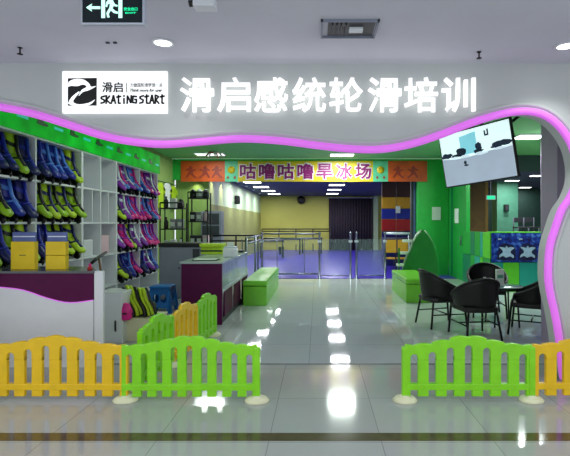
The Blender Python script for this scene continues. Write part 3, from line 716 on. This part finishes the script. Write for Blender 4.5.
# ------------------------------------------------------------ benches
def bench(x0, x1, y0, y1, label):
    t = thing('padded_bench', label, 'bench', ((x0+x1)/2, (y0+y1)/2, 0), 0, 'lime padded benches')
    a, b = (x1-x0)/2, (y1-y0)/2
    box('base', 'green_box', -a+.01, a-.01, -b+.01, b-.01, 0, .36, t, .01); box('seat_pad', 'green_box', -a, a, -b, b, .365, .47, t, .03)
bench(-1.41, -.95, 8.4, 10.96, 'long lime padded bench beside the plum display counter')
bench(1.70, 2.26, 8.72, 10.4, 'lime padded bench at right in front of the dark green tree shape')
tr = thing('tree_board', 'dark green padded tree shape with white steps behind the right bench', 'decoration', (0, 10.6, 0))
ty = 10.6
ol = smooth_path([(X(a, ty), Z(b, ty)) for a, b in ((404, 300), (402.5, 272), (405, 260), (410, 248), (416, 235), (422, 229), (428, 234), (434, 245), (437, 258), (438, 272), (437, 300))], 4)
ol = [(a, max(b, 0)) for a, b in ol]; zb_ = Z(296, ty)
ol = [(ol[0][0], 0)]+[p for p in ol if p[1] > .02]+[(ol[-1][0], 0)]
flat('tree_body', [ol], .3, 'tree', tr, bevel=.05)
for (a, b) in ((408, 241), (405, 253), (402, 265)): box('step', 'paper', X(a-5, ty), X(a+4, ty), -.06, .1, Z(b, ty)-.03, Z(b, ty)+.03, tr, .01)
MB().box(X(404, ty)-.14, X(404, ty)-.10, -.02, .02, 0, .96).build('step_post', 'tree', tr)

# ------------------------------------------------------------ rink barrier
GY = 12.5
def post(px_, y, label, h=1.29):
    t = thing('barrier_post', label, 'post', (X(px_, y), y, 0), 0, 'steel barrier posts')
    MB().lathe([(.06, 0), (.06, .012), (.028, .016), (.028, h-.05), (.04, h-.045), (.04, h), (.001, h+.01)], n=14).build('shaft', 'steel', t)
    MB().box(-.05, .05, -.035, .035, h-.28, h-.22).build('clamp', 'silver', t)
for p_, L in ((262, 'steel post at left end of the rink barrier'), (319.5, 'steel post left of the glass gate'), (350.5, 'steel gate post, left of the close pair'), (356.5, 'steel gate post, right of the close pair'), (385, 'steel post at right end of the rink barrier, near the bench')):
    post(p_, GY, L)
def gpanel(a, b, rails, label, name='glass_barrier'):
    t = thing(name, label, 'barrier', (X((a+b)/2, GY), GY, 0)); h_ = (b-a)/2*GY/F-.04
    box('glass_pane', 'glass', -h_, h_, -.006, .006, .08, 1.14 if rails else 1.1, t)
    if rails:
        for z in (1.25, 1.12, .14): MB().tube([(-h_, 0, z), (h_, 0, z)], .022, 8).build('rail', 'steel', t)
        n = 2
        for i in range(n): MB().tube([(-h_+(i+.5)*2*h_/n, 0, .14), (-h_+(i+.5)*2*h_/n, 0, 1.12)], .010, 6).build('baluster', 'steel', t)
    else:
        MB().tube([(-h_, 0, .09), (h_, 0, .09)], .014, 8).build('rail', 'steel', t)
gpanel(262, 319.5, True, 'railed glass barrier panel at left of the rink gate')
gpanel(319.5, 350.5, False, 'clear glass gate leaf left of the close pair of posts', 'glass_gate')
gpanel(356.5, 385, False, 'clear glass gate leaf right of the close pair of posts', 'glass_gate')
t = thing('side_railing', 'steel railing with glass running beside the long green bench', 'railing', (-1.55, 9.7, 0))
for y in (0, 1.4, 2.8): MB().tube([(0, y, 0), (0, y, 1.24)], .026, 10).build('upright', 'steel', t)
for z in (1.22, 1.1): MB().tube([(0, 0, z), (0, 2.8, z)], .02, 8).build('rail', 'steel', t)
box('glass_pane', 'glass', -.006, .006, .03, 2.77, .1, 1.08, t)
t = thing('left_railing', 'dark rail across the rink edge behind the plum counter', 'railing', (0, 12.6, 0))
for p_ in (212, 236, 258): MB().tube([(X(p_, 12.6), 0, 0), (X(p_, 12.6), 0, 1.2)], .025, 8).build('upright', 'blackm', t)
for z in (1.2, 1.05): MB().tube([(X(210, 12.6), 0, z), (X(259, 12.6), 0, z)], .022, 8).build('rail', 'blackm', t)
t = thing('right_railing', 'pale topped railing right of the rink posts', 'railing', (X(386, 12.9), 12.9, 0))
MB().tube([(0, 0, 1.25), (.68, 0, 1.25)], .035, 8).build('rail', 'silver', t); MB().tube([(.66, 0, 0), (.66, 0, 1.25)], .025, 8).build('upright', 'steel', t); MB().tube([(0, 0, 1.1), (.68, 0, 1.1)], .02, 8).build('rail', 'dgrey', t)

# ------------------------------------------------------------ rink contents
cu_ = thing('stage_curtain', 'dark pleated curtain hanging at the middle of far rink wall', 'curtain', (0, 25.5, 0))
m = MB(); xa, xb = X(329, 25.5), X(372, 25.5); nn = 80
ring = [(xa+(xb-xa)*i/nn, .07*math.sin(i*1.25), 0) for i in range(nn+1)]
m.rings([[(p[0], p[1], .02) for p in ring]+[(p[0], .12+p[1]*.5, .02) for p in ring[::-1]], [(p[0], p[1], 2.95) for p in ring]+[(p[0], .12+p[1]*.5, 2.95) for p in ring[::-1]]]); m.build('cloth', 'curtain', cu_)
MB().tube([(xa-.1, 0, 2.98), (xb+.1, 0, 2.98)], .03).build('curtain_rail', 'silver', cu_)
st(box('wall_back_pilaster', 'beige', X(373, 25.6), X(378, 25.6), 25.55, 25.8, 0, RINK_Z))
t = thing('wall_speaker', 'black round speaker on the olive far wall', 'speaker', (X(301, 25.6), 25.6, Z(200, 25.6)))
MB().rings([[(r*math.cos(2*PI*k_/16), y, r*math.sin(2*PI*k_/16)) for k_ in range(16)] for r, y in ((.15, .2), (.24, .1), (.22, -.05), (.1, -.12))]).build('cabinet', 'black', t); MB().tube([(0, .05, .1), (0, .2, .3)], .03).build('bracket', 'blackm', t)
t = thing('wall_speaker', 'small dark speaker high on the pale left rink wall', 'speaker', (-3.22, F*3.22/(VX-237), Z(200, F*3.22/(VX-237))))
box('cabinet', 'black', -.08, .12, -.12, .12, -.17, .17, t, .03); box('bracket', 'blackm', -.1, -.06, -.03, .03, -.05, .05, t)
t = thing('far_railing', 'dark rail in front of the olive wall at the far end of rink', 'railing', (0, 24.6, 0))
x0, x1 = X(262, 24.6), X(330, 24.6)
for z in (1.22, 1.1): MB().tube([(x0, 0, z), (x1, 0, z)], .035, 6).build('rail', 'black', t)
for i in range(5): MB().tube([(x0+(x1-x0)*i/4, 0, 0), (x0+(x1-x0)*i/4, 0, 1.22)], .03, 6).build('upright', 'black', t)
for i, (a, y, L) in enumerate(((272, 20, 'dark square table in the rink, left of the three'), (290, 22, 'dark square table in the rink, middle of the three'), (312, 23, 'dark square table in the rink, right of the three near the gate post'))):
    t = thing('rink_table', L, 'table', (X(a, y), y, .012), 0, 'tables in the rink')
    box('tabletop', 'dgrey', -.55, .55, -.35, .35, .74, .79, t, .01); box('apron', 'olive', -.5, .5, -.3, .3, .5, .74, t)
    for sx in (-.48, .48):
        for sy in (-.28, .28): MB().tube([(sx, sy, 0), (sx, sy, .74)], .03, 8).build('leg', 'blackm', t)
# colour striped wall
for j, (a, b) in enumerate(((382, 396), (396.6, 412))):
    y = 16.2; t = thing('striped_panel', 'padded wall panel striped yellow, blue and red, %s one by the curtain' % ('left' if j == 0 else 'right'), 'panel', (0, y, 0), 0, 'striped wall panels')
    for (z0, z1, c) in ((181, 197, 'brown'), (197.3, 208.5, 'yellow'), (208.8, 219, 'bluep'), (219.3, 231, 'red'), (231.3, 266, 'navy')):
        box('stripe', c, X(a, y), X(b, y), 0, .12, max(0, Z(z1, y)), min(Z(z0, y), RINK_Z), t, .015)
t = tag(box('notice', 'paper', X(396, 16.1), X(400.5, 16.1), 16.15, 16.17, Z(213, 16.1), Z(206, 16.1)), 'tiny white notice on the striped padded wall', 'notice')
for a, L in ((390, 'left'), (402, 'right')):
    y = 14.0; t = thing('yellow_seat', 'mustard yellow chair behind the rink railing, %s of the two' % L, 'chair', (X(a, y), y, .012), 0, 'yellow chairs by the rink')
    box('seat', 'yellow', -.17, .17, -.17, .17, .42, .46, t, .01); box('backrest', 'yellow', -.17, .17, -.19, -.16, .62, 1.02, t, .02)
    for sx in (-.15, .15):
        for sy in (-.15, .15): MB().tube([(sx, sy, 0), (sx, sy, .42)], .014, 6).build('leg', 'dgrey', t)
        MB().tube([(sx, -.17, .42), (sx, -.17, .9)], .014, 6).build('back_post', 'dgrey', t)
t = thing('blue_rink_table', 'dark blue table behind the mustard chairs', 'table', (X(396, 15.2), 15.2, .012))
box('tabletop', 'navy', -.45, .45, -.25, .25, 1.0, 1.05, t, .01)
for sx in (-.4, .4): box('leg', 'navy', sx-.03, sx+.03, -.2, .2, 0, 1.0, t)
t = thing('steel_column_guard', 'dark blue steel edged column at the right of the striped panels', 'column', (X(414.5, 13.6), 13.6, 0))
box('core', 'dgrey', -.10, .08, 0, .15, 0, 2.82, t); box('edge_strip', 'bluelabel', -.03, .02, -.01, 0, 0, 2.82, t); box('edge_strip', 'silver', .05, .07, -.01, 0, 0, 2.82, t)
t = tag(box('notice', 'paper', X(432.5, 13.28), X(441, 13.28), 13.31, 13.33, Z(220, 13.28), Z(207, 13.28)), 'white paper notice on the green pillar', 'notice')
t = tag(box('notice', 'paper', 3.855, 3.868, 12.35, 12.7, 1.55, 1.95), 'narrow pale notice on the green side door right of pillar', 'notice')
# rink wall washers
for y in (13.95, 15.3, 16.9, 18.9, 21.0, 23.3):
    warm = y < 16
    s_ = spot('wall_washer', (-3.0, y, RINK_Z-.05), 42 if y > 15 else 28, 70, (1, .88, .35) if warm else (.4, .85, .85), (0, math.radians(26), 0), .9)
    t = thing('wall_washer_fitting', 'small round spotlight washing the left rink wall, %s' % {13.95: 'nearest the banner', 15.3: 'second inward', 16.9: 'third inward', 18.9: 'fourth inward', 21.0: 'fifth inward', 23.3: 'nearest the far wall'}[y], 'spotlight', (-3.0, y, RINK_Z), 0, 'rink wall spotlights')
    MB().lathe([(.05, 0), (.055, -.01), (.05, -.03), (.04, -.03), (.035, -.01)], n=14).build('ring', 'white', t)
spot('wall_washer', (-3.65, 13.42, 2.8), 10, 100, (1, .95, .6), (math.radians(20), 0, 0), .9)  # added lamp without a fitting, brightens the left return wall

# ------------------------------------------------------------ half wall with mural on the right
MY = 10.1
hw_t = thing('half_wall', 'low green and teal partition carrying the ocean mural', 'partition', (3.87, MY, 0))
zt = Z(232.5, MY)
x1 = X(541, MY)-3.87
def zz(p): return Z(p, MY)
box('core', 'midblk', .02, x1+.12, .02, .16, 0, zt-.01, hw_t)
box('core', 'midblk', .02, .14, .16, 1.9, 0, zt-.01, hw_t)
for a, b, c in ((490, 503, 'skyteal'), (503.3, 519, 'limeblk'), (519.3, 543, 'skyteal')):
    box('front_block', c, X(a, MY)-3.87, X(b, MY)-3.87, -.01, .02, .005, zz(262.5), hw_t, .006)
cols = [('midblk', .05, .5), ('tealdk', .5, .85), ('midblk', .85, 1.2), ('limeblk', .0, .0)]
seg = [(0, .45, 'limeblk', 'midblk'), (.46, .62, 'skyteal', 'limeblk'), (.63, 1.0, 'midblk', 'skyteal'), (1.01, 1.3, 'tealdk', 'midblk'), (1.31, 1.9, 'midblk', 'tealdk')]
for a, b, c1, c2 in seg:
    box('side_block', c1, -.01, .02, a, b, .75, zt, hw_t, .006); box('side_block', c2, -.01, .02, a, b, .005, .74, hw_t, .006)
box('ledge', 'limeblk', -.015, x1+.12, -.015, .17, zt-.01, zt+.015, hw_t, .005)
mu = thing('ocean_mural', 'blue ocean mural print with pale creatures on the half wall', 'mural', (X(491, MY), MY-.03, zz(262)))
mw, mh = 50*MY/F, 29*MY/F
box('print', 'mural', 0, mw, 0, .012, 0, mh, mu)
for cxf in (.3, .72):
    cx = mw*cxf
    flat('reef_shape', [smooth_path([(cx-.21, .06), (cx-.18, .3), (cx-.08, .42), (cx+.06, .40), (cx+.18, .34), (cx+.2, .08), (cx, .03), (cx-.21, .06)], 3)[:-1]], .004, 'deep', mu, loc=(0, -.003, 0))
    flat('pale_creature', [smooth_path([(cx-.02, .10), (cx-.09, .14), (cx-.17, .10), (cx-.15, .17), (cx-.09, .21), (cx-.10, .27), (cx-.17, .34), (cx-.08, .33), (cx-.03, .32), (cx, .37), (cx+.03, .32), (cx+.09, .34), (cx+.18, .32), (cx+.1, .26), (cx+.09, .2), (cx+.16, .15), (cx+.15, .09), (cx+.08, .13), (cx-.02, .10)], 2)[:-1]], .004, 'fish', mu, loc=(0, -.007, 0))
    box('white_coral', 'fish', cx-.19, cx-.12, -.006, 0, .50, .53, mu)
# dim furniture in the hall
y = 15.5
for a, L in ((521, 'left'), (531, 'right')):
    t = thing('stacked_chair', 'dark chair standing on a table in the dim hall, %s one' % L, 'chair', (X(a, y), y, 1.12), 0, 'chairs in the dim hall')
    box('seat', 'dgrey', -.2, .2, -.2, .2, .26, .30, t, .01)
    for sx in (-.18, .18):
        MB().tube([(sx, -.18, 0), (sx, -.18, .3)], .02, 6).build('leg', 'grey', t); MB().tube([(sx, .18, 0), (sx, .18, .62)], .02, 6).build('leg', 'grey', t)
    box('backrest', 'dgrey', -.18, .18, .17, .2, .45, .62, t, .01)
t = thing('hall_table', 'long table in the dim hall under the dark chairs', 'table', (X(526, y), y, 0)); box('tabletop', 'wood', -.6, .6, -.35, .35, 1.07, 1.12, t)
for sx in (-.5, .5): box('leg', 'dgrey', sx-.04, sx+.04, -.3, .3, 0, 1.07, t)
t = thing('exit_sign', 'tiny glowing green exit sign in the dark hall', 'sign', (X(491, 15), 15, Z(197.5, 15))); box('housing', 'silver', -.15, .15, 0, .04, -.07, .07, t); box('face', 'exit_g', -.13, .13, -.006, 0, -.055, .055, t)
MB().tube([(0, .02, .07), (0, .02, RINK_Z-Z(197.5, 15))], .01).build('hanger', 'silver', t)
t = thing('column_speaker', 'small dark speaker on the mint column in the hall', 'speaker', (X(506, 16.95), 16.95, Z(208, 17))); box('cabinet', 'black', -.08, .08, -.1, .05, -.13, .13, t, .02); box('grille', 'dgrey', -.06, .06, -.105, -.1, -.1, .1, t)
t = thing('door_unit', 'white framed narrow unit against the lilac pillar', 'cabinet', (X(544, 5.42)+.18, 5.44, 0))
zt2 = Z(213, 5.25)
m = MB(); m.box(-.07, .05, -.03, .02, zt2-.03, zt2); m.box(-.07, -.055, -.03, .02, 0, zt2); m.box(.04, .05, -.03, .02, 0, zt2); m.build('frame', 'white', t)
box('inner_panel', 'dgrey', -.055, .04, -.01, .02, zt2-.28, zt2-.03, t); box('inner_panel', 'lilac', -.055, .04, -.012, .02, 0, zt2-.28, t)

# ------------------------------------------------------------ television
TL, TR = Vector((1.80, 6.55, 0)), Vector((2.50, 5.72, 0))
u = (TR-TL).normalized(); ctr = (TL+TR)/2
rzt = math.atan2(u.y, u.x)
W_, H_ = (TR-TL).length, .77
tv = thing('television', 'large flat television hanging tilted below the shop ceiling at right', 'television', (ctr.x, ctr.y, 2.475), rzt)
body = bpy.data.objects.new('screen_panel', None)
tilt = Matrix.Rotation(math.radians(9), 4, 'X') @ Matrix.Rotation(math.radians(-4.5), 4, 'Y')
hw2, hh2 = W_/2, H_/2
def tpart(o): o.matrix_local = tilt @ o.matrix_local; return o
bpy.data.objects.remove(body)
tpart(box('housing', 'black', -hw2, hw2, 0, .06, -hh2, hh2, tv, .008))
sw, sh = hw2-.018, hh2-.02
tpart(box('screen', 'scr_sky', -sw, sw, -.003, 0, -sh, sh, tv))
def sflat(pts, m_, lay, nm='screen_picture'):
    o = flat(nm, [[(-sw+p[0]*2*sw, sh-p[1]*2*sh) for p in pts]], .001, m_, tv); o.location = (0, -.0035-lay*.0012, 0); bpy.context.view_layer.update(); return tpart(o)
sflat([(0, .46), (.2, .5), (.45, .5), (.7, .47), (1, .46), (1, 1), (0, 1)], 'scr_ground', 1)
sflat([(.3, .1), (.54, .06), (.54, .45), (.3, .45)], 'scr_cyan', 1)
import random as _r
rr = _r.Random(2)
def blob(cx, cy, rx, ry): return [(cx+rx*math.cos(2*PI*i/18)*rr.uniform(.8, 1.15), cy+ry*math.sin(2*PI*i/18)*rr.uniform(.7, 1.2)) for i in range(18)]
for b_ in ((.08, .41, .085, .055), (.3, .38, .07, .085), (.24, .44, .1, .03), (.56, .36, .045, .10), (.55, .43, .07, .04), (.88, .38, .14, .055), (.8, .42, .08, .03)): sflat(blob(*b_), 'scr_tree', 2)
for b_ in ((.2, .47, .05, .02), (.36, .48, .07, .028), (.58, .48, .09, .03), (.85, .46, .1, .022)): sflat(blob(*b_), 'scr_car', 3)
sflat(blob(.34, .60, .02, .045), 'scr_tree', 3); sflat(blob(.35, .65, .035, .015), 'scr_tree', 3)
sflat([(.66, .09), (.68, .09), (.68, .16), (.7, .16), (.7, .07), (.72, .07), (.72, .19), (.66, .19)], 'scr_tree', 3)
MB().tube([(0, .12, .1), (0, .16, .5), (0, .16, SHOP_Z-2.475)], .025, 10).build('ceiling_pole', 'blackm', tv)
MB().box(-.12, .12, .05, .14, -.08, .25).build('bracket', 'blackm', tv)
MB().tube([(.3, .1, .3), (.75, .2, .62)], .02, 8).build('stay_arm', 'blackm', tv)

# ------------------------------------------------------------ rattan chairs and table
def make_chair(label):
    t = thing('rattan_armchair', label, 'chair')
    # local: front is +Y, back at -Y
    N = 22; A = math.radians(128); th = .022; rows_ = 6
    def pt(u_, v_, off):
        a = -A+2*A*u_; c = math.cos(a); k_ = max(0, c)
        topz = .62+.22*(max(0, math.cos(a*.78)))**1.5-.06*(abs(a)/A)**4
        botz = .44
        z = botz+(topz-botz)*v_
        r = .255+.045*v_+off
        return (r*math.sin(a), -r*math.cos(a)*(1.0 if c > 0 else 1.15), z)
    b = bmesh.new()
    grid = {}
    for s_, off in ((0, 0), (1, th)):
        for i in range(N+1):
            for j in range(rows_+1): grid[s_, i, j] = b.verts.new(pt(i/N, j/rows_, off))
    def q(*v):
        f = b.faces.new(v); f.smooth = True
    for i in range(N):
        for j in range(rows_):
            q(grid[0, i, j], grid[0, i, j+1], grid[0, i+1, j+1], grid[0, i+1, j]); q(grid[1, i, j], grid[1, i+1, j], grid[1, i+1, j+1], grid[1, i, j+1])
        q(grid[0, i, rows_], grid[1, i, rows_], grid[1, i+1, rows_], grid[0, i+1, rows_]); q(grid[0, i, 0], grid[0, i+1, 0], grid[1, i+1, 0], grid[1, i, 0])
    for j in range(rows_):
        q(grid[0, 0, j], grid[1, 0, j], grid[1, 0, j+1], grid[0, 0, j+1]); q(grid[0, N, j], grid[0, N, j+1], grid[1, N, j+1], grid[1, N, j])
    o_ = MB(); o_.b.free(); o_.b = b; o_.build('backrest', 'rattan', t)
    rim_ = [pt(i/40, 1, th/2) for i in range(41)]
    MB().tube([(p[0], p[1], p[2]) for p in rim_], .022, 8).build('armrest', 'rattan', t)
    prof = [(-.25, -.18), (-.2, -.25), (0, -.28), (.2, -.25), (.25, -.18), (.27, .1), (.24, .27), (0, .29), (-.24, .27), (-.27, .1)]
    MB().rings([[(x, y, .38) for x, y in prof], [(x*1.02, y*1.02, .41) for x, y in prof], [(x, y, .45) for x, y in prof]], smooth=False).build('seat', 'rattan', t, .01)
    for sx in (-1, 1):
        f = pt(0 if sx < 0 else 1, 1, th/2)
        MB().tube([(sx*.26, .30, 0), (sx*.24, .26, .40), (f[0], f[1], f[2])], .016, 8).build('leg', 'blackm', t)
        MB().tube([(sx*.25, -.28, 0), (sx*.20, -.22, .40)], .016, 8).build('leg', 'blackm', t)
        MB().tube([(sx*.25, .28, .2), (sx*.225, -.25, .2)], .010, 6).build('stretcher', 'blackm', t)
    MB().tube([(-.24, .01, .2), (.24, .01, .2)], .010, 6).build('stretcher', 'blackm', t)
    return t
spec = [(440, 6.85, -PI/2+.25, 'black rattan armchair left of the small table, back toward the green bench', 1.0),
        (475, 6.15, .12, 'black rattan armchair nearest the green fence, its back to the photographer', .97),
        (487, 7.6, PI-.2, 'black rattan armchair behind the small table, facing the photographer', 1.0),
        (533, 6.35, PI/2-.5, 'black rattan armchair right of the table, half hidden by storefront edge', 1.0)]
c0 = None
for a, y, rz, L, sc in spec:
    if c0 is None: o = c0 = make_chair(L)
    else: o = copy_tree(c0)
    o['label'] = L; o['group'] = 'rattan armchairs around the small table'
    o.location = (X(a, y), y, 0); o.rotation_euler = (0, 0, rz); o.scale = (sc,)*3
ty = 6.85; tz = .60
tb = thing('side_table', 'small glass topped rattan table among the black armchairs', 'table', (X(502, ty), ty, 0))
MB().lathe([(.001, tz-.012), (.30, tz-.012), (.305, tz-.006), (.30, tz), (.001, tz)], n=28).build('tabletop', 'tglass', tb)
MB().lathe([(.27, tz-.05), (.29, tz-.04), (.29, tz-.014), (.26, tz-.014), (.26, tz-.05)], n=28).build('rim', 'rattan', tb)
for i in range(4):
    a = PI/4+i*PI/2; MB().tube([(.26*math.cos(a), .26*math.sin(a), 0), (.22*math.cos(a), .22*math.sin(a), tz-.03)], .014, 8).build('leg', 'blackm', tb)
t = thing('menu_holder', 'tall white menu holder standing on the glass table', 'menu holder', (X(498.5, ty), ty-.05, tz))
box('card', 'paper', -.06, .06, -.02, .02, 0, .25, t, .004); box('base', 'silver', -.07, .07, -.04, .04, 0, .012, t)
box('printed_block', 'mint', -.045, .045, -.0225, -.0205, .12, .17, t)
t = thing('tissue_box', 'small white tissue box with teal edge at the left of the glass table', 'box', (X(486, ty), ty+.05, tz))
box('body', 'paper', -.05, .05, -.05, .05, 0, .09, t, .008); box('label_band', 'skyteal', -.051, .051, -.051, .051, .02, .04, t); box('tissue', 'paper', -.02, .02, -.01, .01, .09, .12, t, .005)
